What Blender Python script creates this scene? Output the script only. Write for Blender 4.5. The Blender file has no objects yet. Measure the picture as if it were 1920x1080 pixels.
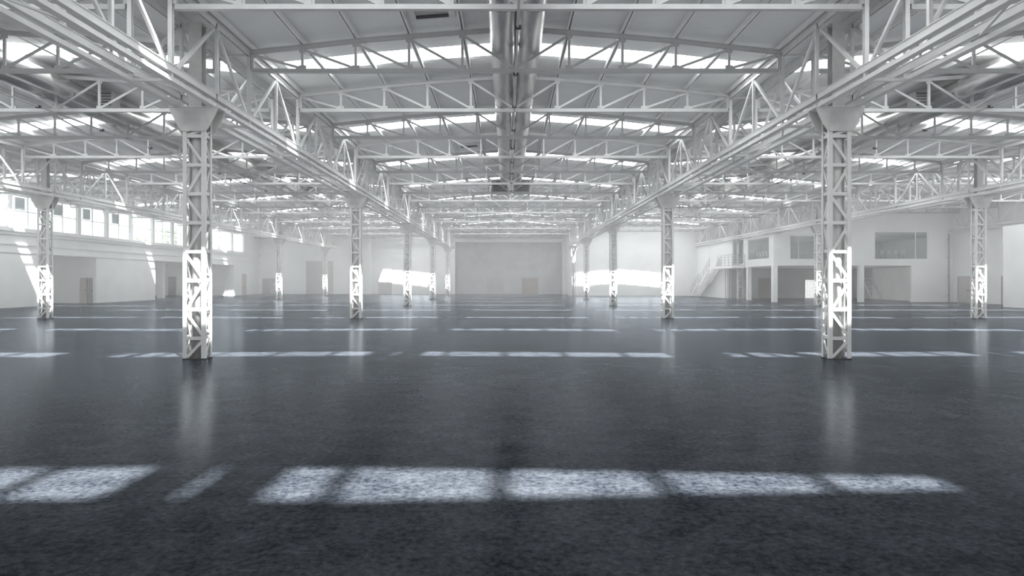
import bpy, math, random
from mathutils import Vector, Matrix
random.seed(7)
C = bpy.context.scene.collection
PI = math.pi
W = 7.59            # half an aisle (column line to ridge)
U = 4.27            # truss spacing
CAM = (-0.23, 0.0, 1.85)
GO = 0.42           # girder planes sit this far either side of a column line
def Y(u): return u * U
ORD = ['zeroth', 'first', 'second', 'third', 'fourth', 'fifth', 'sixth', 'seventh', 'eighth', 'ninth', 'tenth', 'eleventh', 'twelfth',
       'thirteenth', 'fourteenth', 'fifteenth', 'sixteenth', 'seventeenth', 'eighteenth', 'nineteenth', 'twentieth', 'twenty-first', 'twenty-second']

# ------------------------------------------------------------------ materials
def mat(name, col, rough=0.5, metal=0.0, noise=0.0, nscale=4.0, bump=0.0, bscale=60.0, spec=0.5, stretch=None):
    m = bpy.data.materials.new(name); m.use_nodes = True
    nt = m.node_tree; b = nt.nodes['Principled BSDF']
    b.inputs['Roughness'].default_value = rough
    b.inputs['Metallic'].default_value = metal
    b.inputs['Specular IOR Level'].default_value = spec
    tc = nt.nodes.new('ShaderNodeTexCoord'); src = tc.outputs['Object']
    if stretch:
        mp = nt.nodes.new('ShaderNodeMapping'); mp.inputs['Scale'].default_value = stretch
        nt.links.new(src, mp.inputs['Vector']); src = mp.outputs['Vector']
    n = nt.nodes.new('ShaderNodeTexNoise'); n.inputs['Scale'].default_value = nscale; n.inputs['Detail'].default_value = 6
    nt.links.new(src, n.inputs['Vector'])
    r = nt.nodes.new('ShaderNodeValToRGB')
    lo = [max(0, c * (1 - noise)) for c in col]; hi = [min(1, c * (1 + noise)) for c in col]
    r.color_ramp.elements[0].position = 0.3; r.color_ramp.elements[1].position = 0.7
    r.color_ramp.elements[0].color = (*lo, 1); r.color_ramp.elements[1].color = (*hi, 1)
    nt.links.new(n.outputs['Fac'], r.inputs['Fac']); nt.links.new(r.outputs['Color'], b.inputs['Base Color'])
    if bump:
        n2 = nt.nodes.new('ShaderNodeTexNoise'); n2.inputs['Scale'].default_value = bscale; n2.inputs['Detail'].default_value = 3
        nt.links.new(src, n2.inputs['Vector'])
        bp = nt.nodes.new('ShaderNodeBump'); bp.inputs['Strength'].default_value = bump; bp.inputs['Distance'].default_value = 0.01
        nt.links.new(n2.outputs['Fac'], bp.inputs['Height']); nt.links.new(bp.outputs['Normal'], b.inputs['Normal'])
    return m

M = {}
M['steel'] = mat('white_painted_steel', (0.66, 0.67, 0.665), 0.45, noise=0.06, nscale=3)
M['steel_grey'] = mat('grey_painted_steel', (0.40, 0.41, 0.41), 0.5, noise=0.08, nscale=3)
M['truss'] = mat('truss_steel', (0.53, 0.54, 0.54), 0.5, noise=0.06, nscale=3)
M['plate'] = mat('weathered_plate', (0.56, 0.565, 0.56), 0.55, noise=0.12, nscale=3)
M['dark'] = mat('dark_rubber', (0.05, 0.052, 0.055), 0.6, noise=0.1)
M['duct'] = mat('galvanised_sheet', (0.66, 0.66, 0.65), 0.27, metal=0.85, noise=0.14, nscale=2.5, bump=0.05, bscale=5, stretch=(3.0, 0.35, 3.0))
M['wall'] = mat('white_plaster', (0.80, 0.815, 0.81), 0.75, noise=0.04, nscale=0.8, bump=0.05, bscale=30)
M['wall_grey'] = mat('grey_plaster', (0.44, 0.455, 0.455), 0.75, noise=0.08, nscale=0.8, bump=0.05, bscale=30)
M['door'] = mat('pale_beige_door', (0.52, 0.49, 0.475), 0.5, noise=0.04)
M['door_grey'] = mat('grey_door', (0.40, 0.405, 0.41), 0.5, noise=0.04)
M['door_brown'] = mat('brownish_door', (0.30, 0.275, 0.26), 0.55, noise=0.06)
M['gate'] = mat('grey_gate', (0.53, 0.53, 0.53), 0.5, noise=0.04)
M['white'] = mat('clean_white', (0.80, 0.81, 0.81), 0.4, noise=0.02)
M['louver'] = mat('louver_grey', (0.72, 0.73, 0.74), 0.5, noise=0.05)
M['bark'] = mat('bark', (0.12, 0.09, 0.06), 0.9, noise=0.3, nscale=8)
M['leaf'] = mat('leaf', (0.03, 0.055, 0.018), 0.6, noise=0.35, nscale=3)

def roof_mat():
    m = mat('roof_sheet', (0.76, 0.78, 0.78), 0.5, noise=0.04, nscale=0.6)
    nt = m.node_tree; b = nt.nodes['Principled BSDF']; tc = nt.nodes['Texture Coordinate']
    w = nt.nodes.new('ShaderNodeTexWave'); w.wave_type = 'BANDS'; w.bands_direction = 'Y'
    w.inputs['Scale'].default_value = 2.2; w.inputs['Distortion'].default_value = 0.0
    nt.links.new(tc.outputs['Object'], w.inputs['Vector'])
    bp = nt.nodes.new('ShaderNodeBump'); bp.inputs['Strength'].default_value = 0.35; bp.inputs['Distance'].default_value = 0.015
    nt.links.new(w.outputs['Fac'], bp.inputs['Height']); nt.links.new(bp.outputs['Normal'], b.inputs['Normal'])
    return m
M['roof'] = roof_mat()

def floor_mat():
    # dark concrete under a thin clear coat: hardly reflective seen from above, mirror-like only at grazing angles
    m = bpy.data.materials.new('polished_dark_concrete'); m.use_nodes = True
    nt = m.node_tree; nt.nodes.clear(); L = nt.links; N = nt.nodes.new
    o = N('ShaderNodeOutputMaterial'); df = N('ShaderNodeBsdfDiffuse'); gl = N('ShaderNodeBsdfGlossy'); mx = N('ShaderNodeMixShader')
    tc = N('ShaderNodeTexCoord')
    def noise(sc_, det, ro):
        n = N('ShaderNodeTexNoise'); n.inputs['Scale'].default_value = sc_; n.inputs['Detail'].default_value = det; n.inputs['Roughness'].default_value = ro
        L.new(tc.outputs['Object'], n.inputs['Vector']); return n
    n1 = noise(0.3, 5, .6); n2 = noise(16, 8, .75); n3 = noise(2.6, 6, .65)
    def madd(x, k, add=None):
        q = N('ShaderNodeMath'); q.operation = 'MULTIPLY_ADD'; q.inputs[1].default_value = k; q.inputs[2].default_value = 0.0
        L.new(x, q.inputs[0])
        if add: L.new(add, q.inputs[2])
        return q.outputs[0]
    f = madd(n1.outputs['Fac'], .2, madd(n3.outputs['Fac'], .25, madd(n2.outputs['Fac'], .55)))
    r = N('ShaderNodeValToRGB')
    r.color_ramp.elements[0].position = 0.42; r.color_ramp.elements[1].position = 0.60
    r.color_ramp.elements[0].color = (*FLOOR_LO, 1); r.color_ramp.elements[1].color = (*FLOOR_HI, 1)
    L.new(f, r.inputs['Fac']); L.new(r.outputs['Color'], df.inputs['Color'])
    gl.inputs['Color'].default_value = (.86, .92, 1, 1)
    rr = N('ShaderNodeMapRange'); rr.inputs['To Min'].default_value = 0.15; rr.inputs['To Max'].default_value = 0.27
    L.new(n3.outputs['Fac'], rr.inputs['Value']); L.new(rr.outputs['Result'], gl.inputs['Roughness'])
    lw = N('ShaderNodeLayerWeight'); lw.inputs['Blend'].default_value = 0.5
    pw = N('ShaderNodeMath'); pw.operation = 'POWER'; pw.inputs[1].default_value = 8.0; L.new(lw.outputs['Facing'], pw.inputs[0])
    k = N('ShaderNodeMath'); k.operation = 'MULTIPLY_ADD'; k.inputs[1].default_value = 0.34; k.inputs[2].default_value = 0.004; L.new(pw.outputs[0], k.inputs[0])
    L.new(k.outputs[0], mx.inputs[0]); L.new(df.outputs[0], mx.inputs[1]); L.new(gl.outputs[0], mx.inputs[2]); L.new(mx.outputs[0], o.inputs['Surface'])
    bp = N('ShaderNodeBump'); bp.inputs['Strength'].default_value = 0.06; bp.inputs['Distance'].default_value = 0.004
    L.new(n2.outputs['Fac'], bp.inputs['Height']); L.new(bp.outputs['Normal'], df.inputs['Normal']); L.new(bp.outputs['Normal'], gl.inputs['Normal'])
    return m
FLOOR_LO = (0.0055, 0.0075, 0.0115); FLOOR_HI = (0.047, 0.053, 0.0615)
M['floor'] = floor_mat()

def skylight_mat():
    # milky roof glazing: lets the sun through and glows with the sky behind it
    m = bpy.data.materials.new('skylight_glazing'); m.use_nodes = True
    nt = m.node_tree; nt.nodes.clear()
    o = nt.nodes.new('ShaderNodeOutputMaterial'); t = nt.nodes.new('ShaderNodeBsdfTransparent'); e = nt.nodes.new('ShaderNodeEmission'); a = nt.nodes.new('ShaderNodeAddShader')
    t.inputs['Color'].default_value = (0.95, 0.95, 0.95, 1)
    e.inputs['Color'].default_value = (0.97, 0.99, 1, 1); e.inputs['Strength'].default_value = SKY_EMIT
    nt.links.new(t.outputs[0], a.inputs[0]); nt.links.new(e.outputs[0], a.inputs[1]); nt.links.new(a.outputs[0], o.inputs['Surface'])
    return m
SKY_EMIT = 3.4
M['skylight'] = skylight_mat()

def glass_mat(name, tint=(0.96, 0.98, 0.98), refl=0.08):
    m = bpy.data.materials.new(name); m.use_nodes = True
    nt = m.node_tree; nt.nodes.clear()
    o = nt.nodes.new('ShaderNodeOutputMaterial'); t = nt.nodes.new('ShaderNodeBsdfTransparent'); g = nt.nodes.new('ShaderNodeBsdfGlossy'); x = nt.nodes.new('ShaderNodeMixShader')
    t.inputs['Color'].default_value = (*tint, 1); g.inputs['Roughness'].default_value = 0.05
    x.inputs[0].default_value = refl
    nt.links.new(t.outputs[0], x.inputs[1]); nt.links.new(g.outputs[0], x.inputs[2]); nt.links.new(x.outputs[0], o.inputs['Surface'])
    return m
M['glass'] = glass_mat('window_glass')
M['glass_grey'] = glass_mat('grey_glass', (0.86, 0.88, 0.885), 0.10)

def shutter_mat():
    m = bpy.data.materials.new('emissive_shutter'); m.use_nodes = True  # door brightness is put in as emission; no lamp stands behind it
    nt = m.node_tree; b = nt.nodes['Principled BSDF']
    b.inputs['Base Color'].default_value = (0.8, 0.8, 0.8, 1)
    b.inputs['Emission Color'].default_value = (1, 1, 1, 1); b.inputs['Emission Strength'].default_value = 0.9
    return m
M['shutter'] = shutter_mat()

# ------------------------------------------------------------------ mesh building
class MB:
    def __init__(s): s.v = []; s.f = []; s.smooth = []
    def prism(s, bottom, top):
        n = len(bottom); k = len(s.v); s.v += [tuple(p) for p in bottom] + [tuple(p) for p in top]
        s.f.append(tuple(k + i for i in reversed(range(n)))); s.f.append(tuple(k + n + i for i in range(n)))
        for i in range(n): j = (i + 1) % n; s.f.append((k + i, k + j, k + n + j, k + n + i))
        return s
    def box(s, x0, x1, y0, y1, z0, z1):
        return s.prism([(x0, y0, z0), (x1, y0, z0), (x1, y1, z0), (x0, y1, z0)], [(x0, y0, z1), (x1, y0, z1), (x1, y1, z1), (x0, y1, z1)])
    def bar(s, p, q, w, h, up=(0, 0, 1)):
        # w is the size across (perpendicular to up), h the size along up
        p = Vector(p); q = Vector(q); d = (q - p).normalized(); up = Vector(up)
        a = d.cross(up)
        if a.length < 1e-4: a = d.cross(Vector((0, 1, 0)))
        a.normalize(); b = a.cross(d).normalized()
        a = a * (w / 2); b = b * (h / 2)
        s.prism([p - a - b, p + a - b, p + a + b, p - a + b], [q - a - b, q + a - b, q + a + b, q - a + b]); return s
    def tube(s, p, q, r, n=16, caps=True, r2=None):
        p = Vector(p); q = Vector(q); d = (q - p).normalized()
        a = d.orthogonal().normalized(); b = d.cross(a); k = len(s.v); r2 = r if r2 is None else r2
        for c, rad in ((p, r), (q, r2)):
            for i in range(n):
                t = 2 * PI * i / n; s.v.append(tuple(c + (a * math.cos(t) + b * math.sin(t)) * rad))
        for i in range(n):
            j = (i + 1) % n; s.f.append((k + i, k + j, k + n + j, k + n + i)); s.smooth.append(len(s.f) - 1)
        if caps: s.f.append(tuple(k + i for i in reversed(range(n)))); s.f.append(tuple(k + n + i for i in range(n)))
        return s
    def mesh(s, name, m):
        me = bpy.data.meshes.new(name); me.from_pydata(s.v, [], s.f); me.materials.append(m)
        for i in s.smooth: me.polygons[i].use_smooth = True
        me.update(); return me

def obj(name, mb, m, parent=None, loc=(0, 0, 0)):
    me = mb if isinstance(mb, bpy.types.Mesh) else mb.mesh(name, m)
    o = bpy.data.objects.new(name, me); C.objects.link(o); o.location = loc
    if parent: o.parent = parent
    return o
def tag(o, label, cat, group=None, kind='thing'):
    o['label'] = label; o['category'] = cat; o['kind'] = kind
    if group: o['group'] = group
    return o
def thing(name, label, cat, loc=(0, 0, 0), group=None):
    o = bpy.data.objects.new(name, None); C.objects.link(o); o.location = loc; o.empty_display_size = 0.2
    return tag(o, label, cat, group)
def struct(name, mb, m, label=None, cat=None, parent=None):
    o = obj(name, mb, m, parent)
    if parent is None:
        o['kind'] = 'structure'; o['label'] = label; o['category'] = cat
    return o
def dup(root, loc, label, group=None):
    r = root.copy(); C.objects.link(r); r.location = loc; r['label'] = label
    if group: r['group'] = group
    for ch in list(root.children):
        c = ch.copy(); C.objects.link(c); c.parent = r
        for g in ch.children:
            d = g.copy(); C.objects.link(d); d.parent = c
    return r

# ------------------------------------------------------------------ roof profile
TP = [0, .2, .4, .6, .8, 1.0]; ZP = [8.62, 8.52, 8.41, 8.29, 8.13, 7.98]
SP = W - GO                       # truss half span
ZB = 7.49                         # truss bottom chord
def ztop(x):
    t = min(abs(x) / SP, 1.1)
    for i in range(5):
        if t <= TP[i + 1] or i == 4:
            return ZP[i] + (ZP[i + 1] - ZP[i]) * (t - TP[i]) / 0.2
def zroof(x): return ztop(x) + 0.235

# ------------------------------------------------------------------ floor, walls
YB, YF = -15.0, Y(21.7)
XL, XR = -33.9, 5 * W
fl = MB().box(-46, 42, YB - 1, Y(24), -0.3, 0)
struct('floor', fl, M['floor'], 'polished dark blue-grey concrete floor of the whole hall', 'floor')

def wall(name, label, boxes, m=None):
    b = MB()
    for q in boxes: b.box(*q)
    return struct(name, b, m or M['wall'], label, 'wall')
wall('wall_near', 'white end wall behind the camera', [(XL - 0.3, XR + 0.3, YB - 0.3, YB, 0, 9.2)])
# window side: ground-floor wall, with two deep recesses under the parapet band
SOF = 3.74
wall('wall_left', 'white ground floor wall under the clerestory windows', [
    (XL - 0.3, XL, YB, Y(11.45), 0, SOF), (XL - 0.3, XL, Y(13.1), Y(15.3), 0, SOF), (XL - 0.3, XL, Y(19.7), YF, 0, SOF),
    (-42, XL - 0.3, Y(13.1), Y(13.1) + 0.3, 0, SOF), (-42, XL - 0.3, Y(11.45) - 0.3, Y(11.45), 0, SOF), (-42.3, -42, Y(11.45) - .3, Y(13.1) + .3, 0, SOF),
    (-44, XL - 0.3, Y(15.3) - 0.3, Y(15.3), 0, SOF), (-44, XL - 0.3, Y(19.7), Y(19.7) + 0.3, 0, SOF), (-44.3, -44, Y(15.3) - .3, Y(19.7) + .3, 0, SOF)])
wall('wall_parapet', 'white plaster parapet band with mouldings below the clerestory windows', [
    (XL - 0.3, XL + 0.02, YB, YF, SOF, 5.20), (XL, XL + 0.10, YB, YF, 4.30, 4.42), (XL, XL + 0.16, YB, YF, 4.98, 5.20),
    (XL - 0.3, XL + 0.30, YB, YF, 5.20, 5.42), (XL, XL + .06, YB, YF, SOF, SOF + .16),
    (-42.3, XL - 0.3, Y(11.45) - .3, Y(13.1) + .3, SOF, SOF + 0.3), (-44.3, XL - 0.3, Y(15.3) - .3, Y(19.7) + .3, SOF, SOF + .3)])
WT = 7.75
wall('wall_clerestory', 'white strip of wall between the clerestory windows and the roof', [(XL - 0.25, XL + 0.02, YB, YF, WT, 9.0), (XL - 0.25, XL, YB, Y(10.76 - 3 * .878), 5.42, WT), (XL - 0.25, XL, Y(10.76 + 11 * .878 + .1), YF, 5.42, WT)])
# far end
wall('wall_back', 'grey-white far end wall of the hall', [(-45, 7.55, YF, YF + 0.3, 0, 9.2)])
wall('wall_back_right', 'white far wall of the office-side aisle', [(7.55, XR, Y(19.3), Y(19.3) + 0.3, 0, 9.2), (7.55, 7.85, Y(19.3) + .3, YF + .3, 0, 9.2)])
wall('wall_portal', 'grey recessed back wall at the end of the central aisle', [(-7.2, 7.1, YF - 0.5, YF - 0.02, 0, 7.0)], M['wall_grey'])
tr = MB().box(-7.3, 7.6, YF - 1.2, YF - 0.5, 7.0, 7.45).box(-7.3, 7.6, YF - 1.3, YF - 1.2, 7.3, 7.45)
struct('trim_1', tr, M['white'], 'pale header beam over the recessed back wall of the central aisle', 'trim')
struct('trim_2', MB().box(7.12, 7.55, YF - 1.3, YF - 0.5, 0, 7.0), M['white'], 'bright white post at the office-side edge of the recessed back wall', 'trim')
struct('trim_3', MB().box(-7.62, -7.22, YF - 1.3, YF - 0.5, 0, 7.0), M['white'], 'white post at the window-side edge of the recessed back wall', 'trim')
struct('trim_4', MB().box(-19.2, -18.62, YF - 0.5, YF, 0, 8.2), M['white'], 'white pilaster on the far end wall of the window-side aisle', 'trim')
# office side
wall('wall_right', 'white side wall with the pale double doors, beside the office block', [(XR, XR + 0.3, YB, Y(18.7), 0, 9.2)])
wall('wall_side_room', 'white wall of the projecting side room next to the office block', [(34.5, XR, Y(5.5), Y(11.2), 0, 5.65)])
# office block: front facade at u=13.7 from 3W to 5W, side facade at X = 22.7
OX, OY0, OY1 = 22.6, Y(13.7), Y(16.75)
SL0, SL1, OT = 3.13, 3.6, 8.0
fac = [(OX, 23.3, OY0, OY0 + .25, SL0, 5.9), (23.3, 24.0, OY0, OY0 + 0.25, SL0, OT), (24.0, 26.35, OY0, OY0 + .25, SL0, 3.65), (24.0, 26.35, OY0, OY0 + .25, 5.7, OT),
       (26.35, 31.25, OY0, OY0 + .25, SL0, OT), (31.25, 35.85, OY0, OY0 + .25, SL0, 3.65), (31.25, 35.85, OY0, OY0 + .25, 6.05, OT), (35.85, XR, OY0, OY0 + .25, SL0, OT),
       (34.4, XR, OY0, OY0 + .25, 0, SL0)]
wall('wall_office_front', 'white front facade of the office block with two upstairs windows', fac)
wall('wall_office_side', 'white side facade of the office block above the pillars', [
    (OX, OX + .25, OY0 + .25, Y(13.95), SL0, 5.9), (OX, OX + .25, Y(13.95), Y(15.2), SL0, 3.75), (OX, OX + .25, Y(13.95), Y(15.2), 5.7, 5.9),
    (OX, OX + .25, Y(15.2), Y(15.45), SL0, 5.9), (OX, OX + .25, Y(15.45), Y(16.2), SL0, 3.4), (OX, OX + .25, Y(15.45), Y(16.2), 5.85, 5.9),
    (OX, OX + .25, Y(16.2), Y(19.3), SL0, 5.9), (OX, OX + .25, Y(16.75), Y(19.3), 0, SL0)])
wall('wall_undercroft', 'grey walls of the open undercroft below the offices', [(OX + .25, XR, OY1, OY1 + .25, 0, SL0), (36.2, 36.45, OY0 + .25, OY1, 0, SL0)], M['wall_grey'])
wall('floor_office', 'white slab and upper storey walls of the office block', [(OX + .25, XR, OY0 + .25, Y(19.3), SL0, SL1), (OX + .25, XR, Y(16.3), Y(16.3) + .2, SL1, 5.75), (OX + .25, XR, OY0 + .25, Y(19.3), 5.75, 5.92)])
struct('floor_platform', MB().box(21.3, 22.48, Y(15.3), Y(17.02), 3.05, 3.3), M['white'], 'white landing slab at the top of the metal stairs', 'landing')
for i, (x, u, w_, lab) in enumerate([(22.7, 13.72, .4, 'white square pillar at the corner of the office block undercroft'), (22.75, 15.2, .36, 'white square pillar midway along the office block side'),
                                (30.1, 13.72, .4, 'white square pillar under the office facade near the side staircase'), (22.7, 16.62, .25, 'slim white pillar beside the stairs wall')]):
    struct('trim_%d' % (5 + i), MB().box(x - w_ / 2, x + w_ / 2, Y(u) - w_ / 2, Y(u) + w_ / 2, 0, SL0), M['white'], lab, 'pillar')
struct('trim_9', MB().box(-36.4, -35.8, Y(16.5), Y(16.5) + .55, 0, SOF), M['white'], 'white square pillar standing in the far recess under the parapet', 'pillar')

# ------------------------------------------------------------------ roof sheets and skylights
SKY_HALF = 0.122
def sky_rows(ai):
    if ai == -2: return [2.4, 6.4, 10.45, 14.38, 18.42]
    top = {-1: 21.5, 0: 19.5, 1: 17.5, 2: 11.5}[ai]
    rows = []
    k = 0
    while 0.81 + 2 * k < top: rows.append(0.81 + 2 * k); k += 1
    if abs(ai) <= 1: rows[0] = 0.23
    if ai == 1: rows.append(18.38)
    return rows
AISLES = {-2: 'outer window aisle', -1: 'window-side aisle', 0: 'central aisle', 1: 'office-side aisle', 2: 'outer office aisle'}
XLIM = {-2: (XL - (-4 * W), W), -1: (-W, W), 0: (-W, W), 1: (-W, W), 2: (-W, W)}
XE = 0.9 * W
for ai, an in AISLES.items():
    cx = 2 * W * ai; x0, x1 = XLIM[ai]
    brk = sorted(set([x0, x1, 0] + [s * t * SP for t in TP for s in (-1, 1)] + [-XE, XE])); brk = [b for b in brk if x0 <= b <= x1]
    rows = sky_rows(ai)
    b = MB()
    def slab(mb, a, c, ya, yb, lo, th, ya2=None):
        ya2 = ya if ya2 is None else ya2
        mb.prism([(a + cx, ya, zroof(a) + lo), (c + cx, ya2, zroof(c) + lo), (c + cx, yb, zroof(c) + lo), (a + cx, yb, zroof(a) + lo)],
                 [(a + cx, ya, zroof(a) + lo + th), (c + cx, ya2, zroof(c) + lo + th), (c + cx, yb, zroof(c) + lo + th), (a + cx, yb, zroof(a) + lo + th)])
    y = YB
    for u in rows + [None]:
        ye = Y(u - SKY_HALF) if u is not None else YF + .3
        for a, c in zip(brk, brk[1:]): slab(b, a, c, y, ye, 0, 0.07)
        if u is None: break
        y = Y(u + SKY_HALF)
        for a, c in zip(brk, brk[1:]):
            if c <= -XE + 1e-6 or a >= XE - 1e-6 or (ai == -1 and u == rows[-1] and c <= 1e-6): slab(b, a, c, ye, y, 0, 0.07)
    struct('ceiling', b, M['roof'], 'grey corrugated roof sheeting over the ' + an, 'roof')
    for i, u in enumerate(rows):
        for sd in (-1, 1):
            if ai == -1 and i == len(rows) - 1 and sd < 0: continue
            lo, hi = (-XE, 0) if sd < 0 else (0, XE)
            lo = max(lo, x0)
            pts = [p for p in brk if lo <= p <= hi]
            g = MB(); fr = MB(); ya, yb = Y(u - SKY_HALF), Y(u + SKY_HALF)
            for a, c in zip(pts, pts[1:]):
                slab(g, a, c, ya, yb, 0.035, 0.012)
                slab(fr, a, c, ya - .05, ya, 0.072, .06); slab(fr, a, c, yb, yb + .05, 0.072, .06)
            side = {-1: 'window-side slope', 1: 'office-side slope'}[sd]
            t = thing('skylight', 'bright rooflight on the %s of the %s, %s from the camera' % (side, an, ORD[i + 1]), 'skylight', group='rooflights across the %s' % an)
            obj('glazing', g, M['skylight'], t); obj('curb', fr, M['steel_grey'], t)
            if i == 0 and abs(ai) <= 0 and sd == 1:    # unseen board added so this rooflight's sun patch on the floor narrows
                bd = MB(); sub = [p for p in brk if 1.4 <= p <= XE]
                span = lambda x: ya + (yb - ya) * 0.62 * max(0.0, (x - 1.4) / (XE - 1.4))
                for a, c in zip(sub, sub[1:]):
                    if span(c) > ya + .01: slab(bd, a, c, ya, ya + 0.001, .05, .02) if False else bd.prism(
                        [(a + cx, ya, zroof(a) + .05), (c + cx, ya, zroof(c) + .05), (c + cx, span(c), zroof(c) + .05), (a + cx, span(a) + .001, zroof(a) + .05)],
                        [(a + cx, ya, zroof(a) + .07), (c + cx, ya, zroof(c) + .07), (c + cx, span(c), zroof(c) + .07), (a + cx, span(a) + .001, zroof(a) + .07)])
                obj('added_taper_board', bd, M['roof'], t)

# purlins: one continuous member per panel point of every aisle
def purlin_mesh(yb):
    name = 'purlin'; b = MB(); ya = YB + .05
    b.box(-.06, -.02, ya, yb, 0, .012).box(.02, .06, ya, yb, 0, .012).box(-.055, .055, ya, yb, .158, .17).box(-.032, -.02, ya, yb, .012, .158).box(.02, .032, ya, yb, .012, .158)
    return b.mesh(name, M['white'])
pms = {-2: purlin_mesh(YF - .55), -1: purlin_mesh(YF - .55), 0: purlin_mesh(YF - .55), 1: purlin_mesh(Y(19.3) - .05), 2: purlin_mesh(Y(13.7) - .05)}
for ai, an in AISLES.items():
    cx = 2 * W * ai; x0, x1 = XLIM[ai]
    for k in range(-5, 6):
        x = k * .2 * SP
        if x < x0 + .2: continue
        xo = x if abs(k) < 5 else x - math.copysign(0.06, k)
        if k == 0: lab = 'white ridge purlin running the length of the %s' % an
        else: lab = 'white roof purlin of the %s, %s from the ridge on its %s' % (an, ORD[abs(k)], 'window side' if k < 0 else 'office side')
        p = obj('roof_purlin', pms[ai], None, None, (cx + xo, 0, ztop(x) + .062)); tag(p, lab, 'purlin', 'purlins under the roof of the %s' % an)

# ------------------------------------------------------------------ trusses
def truss_members(pts):
    """pts: panel x values, sorted; returns [(name, MB)]"""
    out = []
    b = MB()
    for a, c in zip(pts, pts[1:]):
        pa, pc = (a, 0, ztop(a)), (c, 0, ztop(c))
        b.bar((a, 0, ztop(a) + .046), (c, 0, ztop(c) + .046), .13, .016)
        b.bar((a, -.022, ztop(a) - .012), (c, -.022, ztop(c) - .012), .014, .10); b.bar((a, .022, ztop(a) - .012), (c, .022, ztop(c) - .012), .014, .10)
    for a in pts: b.box(a - .09, a + .09, -.008, .008, ztop(a) - .15, ztop(a) - .02)
    out.append(('top_chord', b))
    b = MB(); a, c = pts[0], pts[-1]
    b.bar((a, 0, ZB - .05), (c, 0, ZB - .05), .13, .016); b.bar((a, -.024, ZB + .008), (c, -.024, ZB + .008), .014, .10); b.bar((a, .024, ZB + .008), (c, .024, ZB + .008), .014, .10)
    for x in pts[1:-1]: b.box(x - .10, x + .10, -.008, .008, ZB + .04, ZB + .15)
    out.append(('bottom_chord', b))
    for x in pts:
        b = MB(); w = .085 if x in (pts[0], pts[-1]) else .07
        b.box(x - w / 2, x + w / 2, -.03, .03, ZB + .06, ztop(x) - .06); out.append(('web_post', b))
    for a, c in zip(pts, pts[1:]):
        p, q = ((a, 0, ztop(a) - .07), (c, 0, ZB + .06)) if c <= 1e-6 else ((c, 0, ztop(c) - .07), (a, 0, ZB + .06))
        b = MB().bar(p, q, .05, .065); out.append(('web_diagonal', b))
    return out
def combined(mems, name):
    b = MB()
    for _, m in mems:
        k = len(b.v); b.v += m.v; b.f += [tuple(i + k for i in f) for f in m.f]
    return b.mesh(name, M['truss'])
full = [k * .2 * SP for k in range(-5, 6)]; full[0] += .09; full[-1] -= .09
for ai, an in AISLES.items():
    cx = 2 * W * ai
    pts = full if ai != -2 else [XLIM[-2][0] + .06] + full[3:]
    mems = truss_members(pts)
    whole = combined(mems, 'roof_truss_steel'); proto = None
    start = 1 if ai == 0 else 3
    for k in range(start, 22 if ai != 2 else 14):
        u = 0.3 + k
        if u > (19.1 if ai == 1 else 21.35): break
        n = k - 2
        if n >= 1: lab = 'white steel roof truss over the %s, %s in view from the camera' % (an, ORD[n])
        else: lab = 'white steel roof truss overhead %s in the central aisle' % ['just ahead of the camera', 'one step ahead of the camera', 'just before the first truss in view'][k]
        grp = 'roof trusses of the %s' % an
        if (u < 12.5 and abs(ai) <= 1 and n >= 1) or (abs(ai) == 2 and 5 < u < 9):
            if proto is None:
                t = thing('roof_truss', lab, 'roof truss', (cx, Y(u), 0), grp); proto = t
                for nm, mb in mems: obj(nm, mb, M['truss'], t)
            else: dup(proto, (cx, Y(u), 0), lab, grp)
        else:
            tag(obj('roof_truss', whole, None, None, (cx, Y(u), 0)), lab, 'roof truss', grp)

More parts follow.
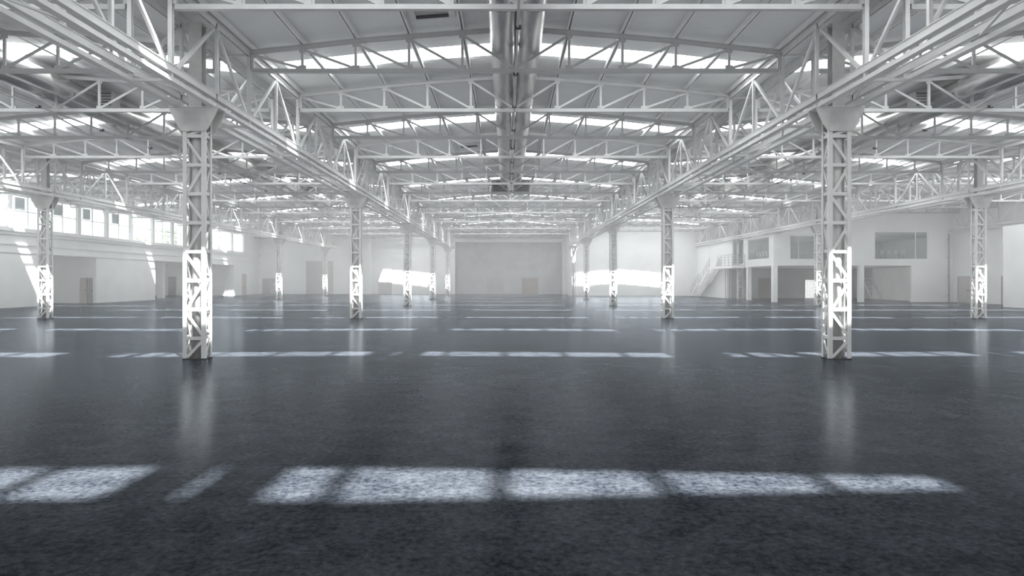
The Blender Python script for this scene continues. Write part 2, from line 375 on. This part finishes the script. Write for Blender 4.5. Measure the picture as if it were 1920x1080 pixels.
# ------------------------------------------------------------------ columns
CU = [3.8, 7.8, 11.8, 15.8, 19.8]
CW, CD, CT = .265, .19, 5.93
LEV = [0.49 + .68 * i for i in range(8)]
def column_parts():
    out = []
    for sx in (-1, 1):
        for sy in (-1, 1):
            b = MB(); x, y = sx * CW, sy * CD
            b.box(min(x, x - sx * .095), max(x, x - sx * .095), min(y, y - sy * .016), max(y, y - sy * .016), .02, CT - .02)
            b.box(min(x, x - sx * .016), max(x, x - sx * .016), min(y - sy * .016, y - sy * .085), max(y - sy * .016, y - sy * .085), .02, CT - .02)
            out.append(('corner_post', b, 'steel'))
    zs = [0.03] + LEV + [5.45]
    for sy in (-1, 1):
        b = MB(); y = sy * (CD - .026)
        for z in LEV: b.bar((-CW + .03, y, z), (CW - .03, y, z), .016, .08)
        for i, (a, c) in enumerate(zip(zs, zs[1:])):
            if i % 2 == 0: b.bar((-CW + .10, y, a + .02), (CW - .06, y, c - .05), .016, .066)
            else: b.bar((-CW + .06, y, c - .05), (CW - .06, y, a + .05), .016, .066)
        out.append(('lacing', b, 'steel'))
    for sx in (-1, 1):
        b = MB(); x = sx * (CW - .026)
        for z in LEV: b.bar((x, -CD + .02, z + .02), (x, CD - .02, z + .02), .016, .08)
        for i, (a, c) in enumerate(zip(zs, zs[1:])):
            if i % 2 == 0: b.bar((x, -CD + .04, a + .02), (x, CD - .04, c - .04), .016, .05)
            else: b.bar((x, -CD + .04, c - .04), (x, CD - .04, a + .05), .016, .05)
        out.append(('lacing', b, 'steel'))
    out.append(('core_tube', MB().tube((0, 0, .02), (0, 0, CT - .02), .115, 20), 'plate'))
    for sy in (-1, 1):
        b = MB(); y0, y1 = sorted((sy * (CD + .004), sy * (CD + .022)))
        prof = [(-.29, 5.36), (.29, 5.36), (.345, 5.43), (.42, 5.56), (.50, 5.72), (.565, 5.86), (.575, 5.91), (-.575, 5.91), (-.565, 5.86), (-.50, 5.72), (-.42, 5.56), (-.345, 5.43)]
        b.prism([(x, y0, z) for x, z in prof], [(x, y1, z) for x, z in prof]); b.f = [tuple(reversed(f)) for f in b.f]
        out.append(('bracket_plate', b, 'plate'))
    out.append(('cap_plate', MB().box(-.575, .575, -CD - .03, CD + .03, 5.915, 5.94), 'steel'))
    out.append(('base_plate', MB().box(-.275, .275, -.2, .2, 0, .02), 'dark'))
    out.append(('upper_post', MB().box(-.15, .15, -.13, -.115, 5.94, 7.9).box(-.15, .15, .115, .13, 5.94, 7.9).box(-.01, .01, -.115, .115, 5.94, 7.9).box(-.2, .2, -.16, .16, 7.9, 7.92), 'plate'))
    return out
cp = column_parts(); cproto = None
LINES = {-3: 'outer window-side line', -1: 'inner window-side line', 1: 'inner office-side line', 3: 'outer office-side line'}
for ln, lname in LINES.items():
    for r, u in enumerate(CU):
        if ln == 3 and r == 4: continue
        if ln == 1 and r == 4: u = 18.92
        lab = 'white lattice steel column of the %s, %s from the camera' % (lname, ORD[r + 1])
        grp = 'lattice columns of the ' + lname
        if cproto is None:
            cproto = thing('lattice_column', lab, 'column', (ln * W, Y(u), 0), grp)
            for nm, mb, mm in cp: obj(nm, mb, M[mm], cproto)
        else: dup(cproto, (ln * W, Y(u), 0), lab, grp)

# ------------------------------------------------------------------ girders, one per bay and line (box girder of two planes)
def girder_parts(n, planes=(-1, 1)):
    """starts at a column (local y=0) and runs n truss spacings"""
    out = []; Lg = n * U; e = .04
    for s in planes:
        x = s * GO
        b = MB().box(x - .06, x + .06, e, Lg - e, 6.14, 6.155).box(x - .06, x + .06, e, Lg - e, 6.285, 6.30).box(x - .045, x - .03, e, Lg - e, 6.155, 6.285).box(x + .03, x + .045, e, Lg - e, 6.155, 6.285)
        out.append(('bottom_chord', b))
        b = MB().box(x - .075, x + .075, e, Lg - e, 5.942, 5.957).box(x - .04, x - .025, e, Lg - e, 5.957, 6.05).box(x + .025, x + .04, e, Lg - e, 5.957, 6.05)
        for k in range(n): b.box(x - .03, x + .03, Y(k + .5) - .04, Y(k + .5) + .04, 5.957, 6.14)
        out.append(('bottom_rail', b))
        b = MB().box(x - .065, x + .065, e, Lg - e, 7.965, 7.98).box(x - .035, x - .02, e, Lg - e, 7.86, 7.965).box(x + .02, x + .035, e, Lg - e, 7.86, 7.965)
        for k in range(n + 1):
            yy = min(max(Y(k), e + .12), Lg - e - .12); b.box(x - .008, x + .008, yy - .11, yy + .11, 7.74, 7.88)
        out.append(('top_chord', b))
        for k in range(n):
            y = Y(k + .5)
            b = MB().box(x - .045, x + .045, y - .05, y - .035, 6.30, 7.86).box(x - .045, x + .045, y + .035, y + .05, 6.30, 7.86).box(x - .01, x + .01, y - .035, y + .035, 6.30, 7.86)
            out.append(('web_post', b))
            y = Y(k) if k else e + .045
            out.append(('web_post', MB().box(x - .035, x + .035, y - .04, y + .04, 6.30, 7.86)))
            for a in (0, 1):
                ya, yb = (Y(k) + (.1 if k == 0 else .06), Y(k + .5) - .25) if a == 0 else (Y(k + 1) - .1, Y(k + .5) + .25)
                out.append(('web_diagonal', MB().bar((x, ya, 7.80), (x, yb, 6.31), .06, .075, (0, 1, 0))))
    for k in range(n if len(planes) == 2 else 0):
        out.append(('cross_tie', MB().box(-GO + .076, GO - .076, Y(k + .5) - .03, Y(k + .5) + .03, 5.96, 6.02)))
        out.append(('cross_tie', MB().bar((-GO + .05, Y(k + .5), 6.1), (GO - .05, Y(k + 1) - .15, 6.1), .05, .03)))
        out.append(('cross_tie', MB().box(-GO + .07, GO - .07, Y(k + .5) - .03, Y(k + .5) + .03, 7.88, 7.94)))
    return out
gp = girder_parts(4)
def gcombined(parts):
    b = MB()
    for _, m in parts:
        k = len(b.v); b.v += m.v; b.f += [tuple(i + k for i in f) for f in m.f]
    return b.mesh('lattice_girder_steel', M['steel'])
gw = gcombined(gp); gproto = None; gshort = gcombined(girder_parts(1)); ghalf = gcombined(girder_parts(3))
for ln, lname in LINES.items():
    for k, u in enumerate([-.2, 3.8, 7.8, 11.8, 15.8, 19.8]):
        grp = 'lattice girders on the ' + lname
        if k == 0: lab = 'white lattice girder on the %s, between the camera and the first column' % lname
        elif k == 5: lab = 'white lattice girder on the %s, from the last column to the far wall' % lname
        else: lab = 'white lattice girder on the %s, between its %s and %s columns' % (lname, ORD[k], ORD[k + 1])
        loc = (ln * W, Y(u), 0)
        if k <= 2:
            if gproto is None:
                gproto = thing('lattice_girder', lab, 'girder', loc, grp)
                for nm, mb in gp: obj(nm, mb, M['steel'], gproto)
            else: dup(gproto, loc, lab, grp)
        elif k == 5:
            if ln > 0: continue
            tag(obj('lattice_girder', gshort, None, None, loc), lab, 'girder', grp)
        elif ln > 0 and k == 4:
            o = obj('lattice_girder', ghalf, None, None, loc); o.scale.y = 1.155; tag(o, 'white lattice girder on the %s, from its fourth column to the far wall' % lname, 'girder', grp)
        else: tag(obj('lattice_girder', gw, None, None, loc), lab, 'girder', grp)

g1 = gcombined(girder_parts(4, (-1,))); g2 = gcombined(girder_parts(2, (-1,)))
for k, (u, me) in enumerate([(-.2, g1), (3.8, g1), (7.8, g1), (11.8, g2)]):
    o = obj('wall_girder', me, None, None, (5 * W, Y(u), 0))
    if me is g2: o.scale.y = .94
    tag(o, 'white lattice girder along the side wall beside the offices, %s bay from the camera' % ORD[k + 1], 'girder', 'lattice girders along the side wall')
t = thing('downpipe', 'thin grey downpipe in the corner of the office facade and side wall', 'pipe', (37.55, OY0 - .12, 0))
obj('pipe', MB().tube((0, 0, 0), (0, 0, 5.85), .055, 12), M['steel_grey'], t)
for z in (.6, 2.2, 3.8, 5.4): obj('clip', MB().box(-.09, .09, -.03, .12, z - .03, z + .03), M['steel_grey'], t)

# ------------------------------------------------------------------ ducts, conduits, air units
DR, DX, DZ = .315, .363, 8.19
def duct(cx, sd, lab, ue):
    t = thing('ventilation_duct', lab, 'duct', (cx + sd * DX, 0, DZ), 'round ducts under the ridges')
    obj('pipe', MB().tube((0, YB + .2, 0), (0, Y(ue), 0), DR, 40), M['duct'], t)
    for u in [v for v in (2.0, 3.6, 5.6, 7.6, 9.6)]:
        obj('joint_ring', MB().tube((0, Y(u) - .02, 0), (0, Y(u) + .02, 0), DR + .006, 40, caps=True), M['duct'], t)
    return t
for ai in (-1, 0, 1):
    an = AISLES[ai]; cx = 2 * W * ai
    for sd in (-1, 1):
        duct(cx, sd, 'round silver duct under the ridge of the %s, %s of the pair' % (an, 'window-side pipe' if sd < 0 else 'office-side pipe'), 13.1 if ai else 10.35)
        if ai: continue
        t = thing('air_handling_unit', 'grey air unit box at the far end of the %s duct of the pair' % ('window-side' if sd < 0 else 'office-side'), 'air unit', (cx + sd * .72, Y(10.4) + .6, 7.56), 'air units at the duct ends')
        obj('housing', MB().box(-.56, .56, -.5, .5, .0, .06).box(-.54, .54, -.48, .48, .06, .86), M['steel_grey'], t)
        g = MB()
        for k in range(6): g.box(-.45, .45, -.515, -.5, .12 + k * .11, .17 + k * .11)
        obj('grille', g, M['dark'], t)
    t = thing('conduit', 'thin grey conduit clipped between the paired ducts of the %s' % an, 'conduit', (cx, 0, 7.40), 'conduits between ducts')
    obj('pipe', MB().tube((0, YB + .2, 0), (0, Y(10.35), 0), .028, 10), M['steel_grey'], t)
    for u in [3.5 + .8 * k for k in range(9)]:
        obj('clamp', MB().box(-.07, .07, Y(u) - .04, Y(u) + .04, -.045, .035), M['dark'], t)
for ai, sd in ((-1, 1), (1, -1)):
    cx = 2 * W * ai + sd * 1.0
    t = thing('roof_duct_branch', 'grey square riser duct beside the round ducts of the %s' % AISLES[ai], 'duct', (cx, Y(5.62), 7.86), 'riser ducts')
    obj('shaft', MB().box(-.2, .2, -.25, .25, 0, .58).box(-.25, .25, -.3, .3, -.04, 0), M['steel_grey'], t)
    g = MB()
    for k in range(5): g.box(-.17, .17, -.262, -.25, .08 + k * .1, .12 + k * .1)
    obj('grille', g, M['dark'], t)

# roof hatches in the central aisle
for i, (x, u) in enumerate([(-2.15, 4.06), (-2.15, 8.06)]):
    t = thing('roof_hatch', ['framed hatch in the roof slope just beyond the first truss in view', 'framed hatch in the central roof slope farther along, near the second columns'][i], 'hatch', (x, Y(u), zroof(x) - .02), 'roof hatches')
    sl = (zroof(x + .5) - zroof(x - .5))
    def hz(dx): return sl * dx
    b = MB(); A, B = .58, .42
    for (a, c, p, q) in ((-A, A, -B, -B + .14), (-A, A, B - .14, B), (-A, -A + .16, -B + .14, B - .14), (A - .16, A, -B + .14, B - .14)):
        b.prism([(a, p, hz(a) - .05), (c, p, hz(c) - .05), (c, q, hz(c) - .05), (a, q, hz(a) - .05)], [(a, p, hz(a) + .01), (c, p, hz(c) + .01), (c, q, hz(c) + .01), (a, q, hz(a) + .01)])
    obj('hatch_frame', b, M['steel'], t)
    A, B = .42, .28
    obj('hatch_panel', MB().prism([(-A, -B, hz(-A) - .02), (A, -B, hz(A) - .02), (A, B, hz(A) - .02), (-A, B, hz(-A) - .02)], [(-A, -B, hz(-A)), (A, -B, hz(A)), (A, B, hz(A)), (-A, B, hz(-A))]), M['steel_grey'], t)
    obj('slot', MB().prism([(-A, B - .14, hz(-A) - .06), (A, B - .14, hz(A) - .06), (A, B, hz(A) - .06), (-A, B, hz(-A) - .06)], [(-A, B - .14, hz(-A) - .02), (A, B - .14, hz(A) - .02), (A, B, hz(A) - .02), (-A, B, hz(-A) - .02)]), M['dark'], t)

# ------------------------------------------------------------------ clerestory windows
for k in range(-3, 11):
    ya, yb = Y(10.76 + .878 * k + .1), Y(10.76 + .878 * (k + 1))
    n = k + 4
    t = thing('window_%d' % n, 'clerestory window above the parapet band, %s bay from the camera end' % ORD[n], 'window')
    t['kind'] = 'structure'; t['group'] = 'clerestory windows'
    x = XL - .08; ym = (ya + yb) / 2; zm = 6.65
    f = MB().box(x - .05, x + .05, ya, ya + .07, 5.42, WT).box(x - .05, x + .05, yb - .07, yb, 5.42, WT).box(x - .05, x + .05, ya + .07, yb - .07, 5.42, 5.50).box(x - .05, x + .05, ya + .07, yb - .07, WT - .08, WT)
    obj('window_frame', f, M['white'], t)
    obj('mullion', MB().box(x - .04, x + .04, ym - .04, ym + .04, 5.50, WT - .08), M['white'], t)
    obj('transom', MB().box(x - .03, x + .03, ya + .07, ym - .04, zm - .03, zm + .03).box(x - .03, x + .03, ym + .04, yb - .07, zm - .03, zm + .03), M['white'], t)
    obj('pane', MB().box(x - .006, x + .006, ya + .07, ym - .04, 5.5, WT - .08).box(x - .006, x + .006, ym + .04, yb - .07, 5.5, WT - .08), M['glass'], t)
    p = MB().box(XL - .2, XL + .06, yb, yb + .1 * U, 5.42, WT)
    struct('trim_%d' % (20 + n), p, M['white'], 'white pier between clerestory windows, after the %s bay from the camera end' % ORD[n], 'pier')
    if -1 <= k <= 3:
        yc = ya + .55
        l = thing('window_louver', 'grey ventilation louver in the upper part of the %s clerestory window bay' % ORD[n], 'louver', (x - .12, yc + (.25 if k % 2 else 0), 6.75), 'grey louvers in the clerestory windows')
        obj('louver_box', MB().box(-.05, .05, 0, .95, 0, .85), M['louver'], l)
        b = MB()
        for j in range(7): b.box(.05, .062, .05, .9, .06 + .11 * j, .11 + .11 * j)
        obj('slat', b, M['louver'], l)

# trees beyond the clerestory glass
def tree(x, y, zc, r, lab, seed):
    rn = random.Random(seed)
    t = thing('tree', lab, 'tree', (x, y, 0), 'trees outside the clerestory windows')
    obj('trunk', MB().tube((0, 0, 0), (0, 0, zc), .22, 10, True, .1), M['bark'], t)
    b = MB()
    for _ in range(2600):
        d = Vector((rn.gauss(0, 1), rn.gauss(0, 1), rn.gauss(0, .9))).normalized() * r * (rn.random() ** .45) * (0.75 + .35 * math.sin(7 * rn.random()))
        c = Vector((0, 0, zc)) + d; a = Vector((rn.uniform(-1, 1), rn.uniform(-1, 1), rn.uniform(-1, 1))).normalized(); e = a.orthogonal().normalized()
        s = rn.uniform(.09, .2); k = len(b.v)
        b.v += [tuple(c - a * s), tuple(c + e * s * .5), tuple(c + a * s), tuple(c - e * s * .5)]; b.f.append((k, k + 1, k + 2, k + 3))
    obj('foliage', b, M['leaf'], t)
tree(-48, 98, 8.0, 1.9, 'green tree crown seen through the clerestory glass just left of the first window-side column', 1)
tree(-50, 93, 6.9, 1.1, 'small green shrub tree beside the bigger crown outside the clerestory', 2)
struct('ground_outside', MB().box(-75, -46, -20, 130, -.3, 0), M['gate'], 'pale ground outside the clerestory windows', 'ground')

# ------------------------------------------------------------------ doors
DN = [0]
def door(lab, face, p, q, plane, h, m, leaves=1, panel_line=True, frame=M['white'], handle=True):
    """face 'y': lies in plane y=plane facing -y, p..q in x;  face '+x'/'-x': lies in plane x=plane facing that way, p..q in y"""
    DN[0] += 1
    t = thing('door_%d' % DN[0], lab, 'door'); t['kind'] = 'structure'
    def bx(mb, a, c, d0, d1, z0, z1):
        if face == 'y': mb.box(a, c, plane - d1, plane - d0, z0, z1)
        elif face == '+x': mb.box(plane + d0, plane + d1, a, c, z0, z1)
        else: mb.box(plane - d1, plane - d0, a, c, z0, z1)
        return mb
    b = MB(); bx(b, p - .08, p, 0, .07, 0, h + .08); bx(b, q, q + .08, 0, .07, 0, h + .08); bx(b, p, q, 0, .07, h, h + .08)
    obj('door_frame', b, frame, t)
    w = (q - p) / leaves
    for k in range(leaves):
        a = p + k * w
        b = MB(); bx(b, a + .01, a + w - .01, .0, .035, .01, h - .01)
        if panel_line: bx(b, a + .08, a + w - .08, .035, .045, .15, h * .46); bx(b, a + .08, a + w - .08, .035, .045, h * .52, h - .15)
        lf = obj('leaf', b, m, t)
        if handle:
            hx = a + w - .1 if k == 0 else a + .1
            hb = MB(); bx(hb, hx - .03, hx + .03, .045, .11, 1.0, 1.06); obj('handle', hb, M['dark'], lf)
    return t
px = lambda x, u: CAM[0] + (x - 951) * u / 299.8          # image column to X at distance u
door('pale open door leaf and dark doorway in the recess under the parapet', 'y', px(150, 13.1), px(163, 13.1), Y(13.1), 2.05, M['door'], 1)
door('grey panel for the dark doorway beside the pale leaf in the recess under the parapet', 'y', px(164, 13.1) + .06, px(175, 13.1), Y(13.1), 2.05, M['door_grey'], 1)  # grey leaf colour stands in for the shade of an open doorway
door('narrow grey door at the end of the far recess under the parapet', 'y', -42.0, -41.0, Y(19.7), 2.3, M['door_grey'], 1)
door('beige double door in the side wall just before the far end wall', '+x', Y(20.25), Y(20.62), XL, 2.7, M['door'], 2)
door('pale door in the far end wall near the window-side corner', 'y', px(492, 21.7), px(524, 21.7), YF, 2.15, M['gate'], 2)
door('tall grey sliding gate in the far end wall of the window-side aisle', 'y', px(574, 21.7), px(625, 21.7), YF, 4.5, M['gate'], 1, False, handle=False)
door('low gate in the bright far wall of the window-side aisle', 'y', px(709, 21.7), px(735, 21.7), YF, 2.3, M['gate'], 1, handle=False)
door('grey door in the recessed end wall of the central aisle, window-side one', 'y', px(913, 21.6), px(943, 21.6), YF - .5, 2.2, M['door_grey'], 1, False, frame=M['steel_grey'])
door('brownish door in the recessed end wall of the central aisle, office-side one', 'y', px(979, 21.6), px(1009, 21.6), YF - .5, 2.2, M['door_brown'], 2, False, frame=M['steel_grey'])
door('pale pinkish double door in the side wall beside the office block', '-x', Y(12.92), Y(13.52), XR, 2.12, M['door'], 2, frame=M['steel_grey'])
door('pale pinkish double door half hidden by the projecting side room', '-x', Y(11.75), Y(12.32), XR, 2.12, M['door'], 2, frame=M['steel_grey'])
door('brownish roller door in the undercroft below the offices', 'y', px(1423, 16.7), px(1456, 16.7), OY1, 2.1, M['door_brown'], 1, False, handle=False, frame=M['steel_grey'])
door('grey doorway by the lattice column under the landing', 'y', px(1372, 16.7), px(1388, 16.7) , OY1, 3.0, M['wall_grey'], 1, False, handle=False)
# bright gridded shutter door
DN[0] += 1
t = thing('door_%d' % DN[0], 'bright white gridded door with added glow in the undercroft', 'door'); t['kind'] = 'structure'
xa, xb = px(1511, 16.7), px(1531, 16.7)
obj('leaf', MB().box(xa, xb, OY1 - .03, OY1, 0, 1.9), M['shutter'], t)
g = MB()
for k in range(9): x = xa + (xb - xa) * k / 8; g.box(x - .012, x + .012, OY1 - .05, OY1 - .03, 0, 1.9)
for k in range(6): g.box(xa, xb, OY1 - .05, OY1 - .03, .35 * k, .35 * k + .02)
obj('grid', g, M['steel_grey'], t)
obj('door_frame', MB().box(xa - .1, xa, OY1 - .07, OY1, 0, 2).box(xb, xb + .1, OY1 - .07, OY1, 0, 2), M['steel_grey'], t)
# a big closed panel gate on the undercroft's end wall
door('wide pale panel gate on the side wall of the undercroft', '-x', Y(13.95), Y(15.9), 36.2, 3.0, M['wall'], 1, False, handle=False)

# office windows
def office_window(n, lab, face, p, q, plane, z0, z1, mull):
    t = thing('window_%d' % n, lab, 'window'); t['kind'] = 'structure'
    def bx(mb, a, c, d0, d1, za, zb):
        if face == 'y': mb.box(a, c, plane + d0, plane + d1, za, zb)
        else: mb.box(plane + d0, plane + d1, a, c, za, zb)
        return mb
    b = MB(); bx(b, p, p + .06, .05, .15, z0, z1); bx(b, q - .06, q, .05, .15, z0, z1); bx(b, p + .06, q - .06, .05, .15, z0, z0 + .06); bx(b, p + .06, q - .06, .05, .15, z1 - .06, z1)
    obj('window_frame', b, M['white'], t)
    g = MB(); bx(g, p + .06, q - .06, .095, .105, z0 + .06, z1 - .06); obj('pane', g, M['glass_grey'], t)
    for m_ in mull:
        b = MB(); bx(b, m_ - .03, m_ + .03, .06, .14, z0 + .06, z1 - .06); obj('mullion', b, M['white'], t)
office_window(31, 'upstairs office window in the front facade with a row of white chairs behind it', 'y', 24.0, 26.35, OY0, 3.65, 5.7, [24.75])
office_window(32, 'wide upstairs office window in the front facade near the side wall', 'y', 31.25, 35.85, OY0, 3.65, 6.05, [34.8])
office_window(33, 'upstairs office window in the side facade with white chairs behind it', 'x', Y(13.95), Y(15.2), OX, 3.75, 5.7, [])
office_window(34, 'glazed upstairs opening beside the landing railing', 'x', Y(15.45), Y(16.2), OX, 3.4, 5.85, [Y(15.8)])

# white chairs upstairs
def chair_mesh():
    b = MB()
    b.box(-.22, .22, -.22, .22, .43, .46)
    b.prism([(-.21, -.24, .5), (.21, -.24, .5), (.21, -.215, .5), (-.21, -.215, .5)], [(-.18, -.33, .92), (.18, -.33, .92), (.18, -.305, .92), (-.18, -.305, .92)])
    for sx in (-1, 1):
        b.bar((sx * .19, -.2, .43), (sx * .21, -.24, 0), .03, .03, (0, 1, 0)); b.bar((sx * .19, .19, .43), (sx * .21, .22, 0), .03, .03, (0, 1, 0)); b.bar((sx * .19, -.21, .46), (sx * .19, -.235, .55), .03, .03, (0, 1, 0))
    return b.mesh('chair', M['white'])
cm = chair_mesh()
def chairs(n, f, lab, grp, rz=0):
    for k in range(n):
        o = obj('chair', cm, None, None, f(k)); o.rotation_euler.z = rz
        tag(o, lab % ORD[k + 1], 'chair', grp)
chairs(5, lambda k: (24.15 + .5 * k, OY0 + .8, SL1), 'white chair in the row behind the front office window, %s from the corner', 'white chairs behind the front office window')
chairs(6, lambda k: (OX + .8, Y(14.05) + .75 * k, SL1), 'white chair in the row behind the side office window, %s from the corner', 'white chairs behind the side office window', -PI / 2)
chairs(5, lambda k: (31.7 + .6 * k, OY0 + 1.0, SL1), 'white chair at the tables behind the wide office window, %s from the near end', 'white chairs behind the wide office window')
for k in range(2):
    t = thing('table', 'pale table behind the wide office window, %s' % ['at its corner end', 'at its mid part'][k], 'table', (32.2 + 1.6 * k, OY0 + 1.6, SL1), 'tables behind the wide office window')
    obj('tabletop', MB().box(-.7, .7, -.35, .35, .72, .75), M['white'], t)
    for sx in (-1, 1):
        for sy in (-1, 1): obj('leg', MB().box(sx * .64 - .025, sx * .64 + .025, sy * .3 - .025, sy * .3 + .025, 0, .72), M['steel_grey'], t)

# ------------------------------------------------------------------ metal stairs and railings
t = thing('metal_staircase', 'white metal staircase with tube railings climbing to the office landing', 'staircase', (21.9, 0, 0))
sx0, sx1 = -.55, .55
def flight(ya, za, yb, zb, n):
    for s in (sx0, sx1):
        obj('stringer', MB().bar((s, ya, za), (s, yb, zb), .05, .22), M['steel'], t)
    for k in range(n):
        f = (k + .5) / n
        obj('tread', MB().box(sx0 + .03, sx1 - .03, ya + (yb - ya) * f - .13, ya + (yb - ya) * f + .13, za + (zb - za) * f + .0, za + (zb - za) * f + .035), M['plate'], t)
YA, YM0, YM1, YT = Y(18.8), Y(18.05), Y(17.8), Y(17.05)
ZM = 1.55
flight(YA, .05, YM0, ZM, 8); flight(YM1, ZM, YT, 3.2, 9)
obj('landing', MB().box(sx0, sx1, YM1, YM0, ZM - .1, ZM), M['steel'], t)
def rail(s):
    b = MB(); pts = [(s, YA, .05), (s, YM0, ZM), (s, YM1, ZM), (s, YT, 3.25)]
    for h in (.35, .68, 1.0):
        for p, q in zip(pts, pts[1:]): b.tube((p[0], p[1], p[2] + h), (q[0], q[1], q[2] + h), .02, 8)
    for p, q in zip(pts, pts[1:]):
        n = 3
        for k in range(n + 1):
            f = k / n; y = p[1] + (q[1] - p[1]) * f; z = p[2] + (q[2] - p[2]) * f
            b.tube((s, y, z), (s, y, z + 1.0), .02, 8)
    obj('railing', b, M['steel_grey'], t)
rail(sx0); rail(sx1)
t = thing('landing_railing', 'grey tube railing around the landing at the top of the metal stairs', 'railing', (21.35, Y(15.33), 3.3))
b = MB(); Lr = Y(1.05)
for h in (.04, .3, .55, .8, 1.05): b.tube((0, 0, h), (0, Lr, h), .022, 8); b.tube((0, 0, h), (1.2, 0, h), .022, 8)
obj('rail', b, M['steel_grey'], t)
for k in range(5): obj('post', MB().tube((0, Lr * k / 4, 0), (0, Lr * k / 4, 1.07), .025, 8), M['steel_grey'], t)
for k in range(1, 3): obj('post', MB().tube((.6 * k, 0, 0), (.6 * k, 0, 1.07), .025, 8), M['steel_grey'], t)
# small staircase inside the undercroft
t = thing('inner_staircase', 'small open tread staircase in the undercroft near the square pillar', 'staircase', (35.55, Y(15.75), 0))
for k in range(9): obj('tread', MB().box(-.45, .45, -.9 + .2 * k - .12, -.9 + .2 * k + .12, .22 + .22 * k, .26 + .22 * k), M['white'], t)
for s in (-.47, .47): obj('stringer', MB().bar((s, -1.1, .1), (s, .8, 2.1), .04, .2), M['steel'], t)

# ------------------------------------------------------------------ haze
def haze():
    m = bpy.data.materials.new('sunlit_haze'); m.use_nodes = True; nt = m.node_tree; nt.nodes.clear()
    o = nt.nodes.new('ShaderNodeOutputMaterial'); v = nt.nodes.new('ShaderNodeVolumeScatter')
    # the haze thickens towards the far end of the hall
    tc = nt.nodes.new('ShaderNodeTexCoord'); sx = nt.nodes.new('ShaderNodeSeparateXYZ'); mr = nt.nodes.new('ShaderNodeMapRange'); mr.interpolation_type = 'SMOOTHSTEP'
    nt.links.new(tc.outputs['Object'], sx.inputs[0]); nt.links.new(sx.outputs['Y'], mr.inputs['Value']); nt.links.new(mr.outputs['Result'], v.inputs['Density'])
    mr.inputs['From Min'].default_value = 2; mr.inputs['From Max'].default_value = 48; mr.inputs['To Min'].default_value = HAZE * .12; mr.inputs['To Max'].default_value = HAZE
    v.inputs['Color'].default_value = (1, 1, 1, 1); v.inputs['Anisotropy'].default_value = 0.0
    nt.links.new(v.outputs[0], o.inputs['Volume'])
    h = obj('haze', MB().box(-46.5, 42.5, YB - 1.2, Y(24.2), -.35, 9.6), m)
    tag(h, 'thin sunlit haze hanging in the whole hall', 'haze', kind='stuff')
HAZE = 0.0048
if HAZE: haze()

# ------------------------------------------------------------------ light
sd = Vector((-0.37, 0.595, -1.0)).normalized()
sl = bpy.data.lights.new('sun', 'SUN'); sl.energy = 48; sl.angle = math.radians(1.4); sl.color = (1, 0.985, 0.96)
so = bpy.data.objects.new('sun', sl); C.objects.link(so); so.rotation_euler = sd.to_track_quat('-Z', 'Y').to_euler(); so.location = (10, -20, 40)
w = bpy.data.worlds.new('sky'); bpy.context.scene.world = w; w.use_nodes = True
bg = w.node_tree.nodes['Background']; bg.inputs['Color'].default_value = (0.97, 0.99, 1.0, 1); bg.inputs['Strength'].default_value = 1.6

sc = bpy.context.scene
cy = sc.cycles
cy.use_fast_gi = True; cy.fast_gi_method = 'ADD'
w.light_settings.ao_factor = 0.225; w.light_settings.distance = 3.5
cy.max_bounces = 6; cy.diffuse_bounces = 3; cy.glossy_bounces = 3; cy.volume_bounces = 1; cy.transparent_max_bounces = 12
cy.sample_clamp_indirect = 3.0; cy.use_denoising = True; cy.caustics_reflective = False; cy.caustics_refractive = False
cy.volume_step_rate = 1

vs = sc.view_settings; vs.view_transform = 'Standard'; vs.look = 'None'; vs.gamma = 1; vs.exposure = 0.22; vs.use_curve_mapping = False

cam = bpy.data.cameras.new('camera'); co = bpy.data.objects.new('camera', cam); C.objects.link(co)
co.location = CAM; co.rotation_euler = (PI / 2, 0, 0)
cam.sensor_width = 36; cam.lens = 1280 * 36 / 1920; cam.shift_x = (960 - 951) / 1920; cam.shift_y = (526 - 540) / 1920
cam.clip_start = .05; cam.clip_end = 400
sc.camera = co
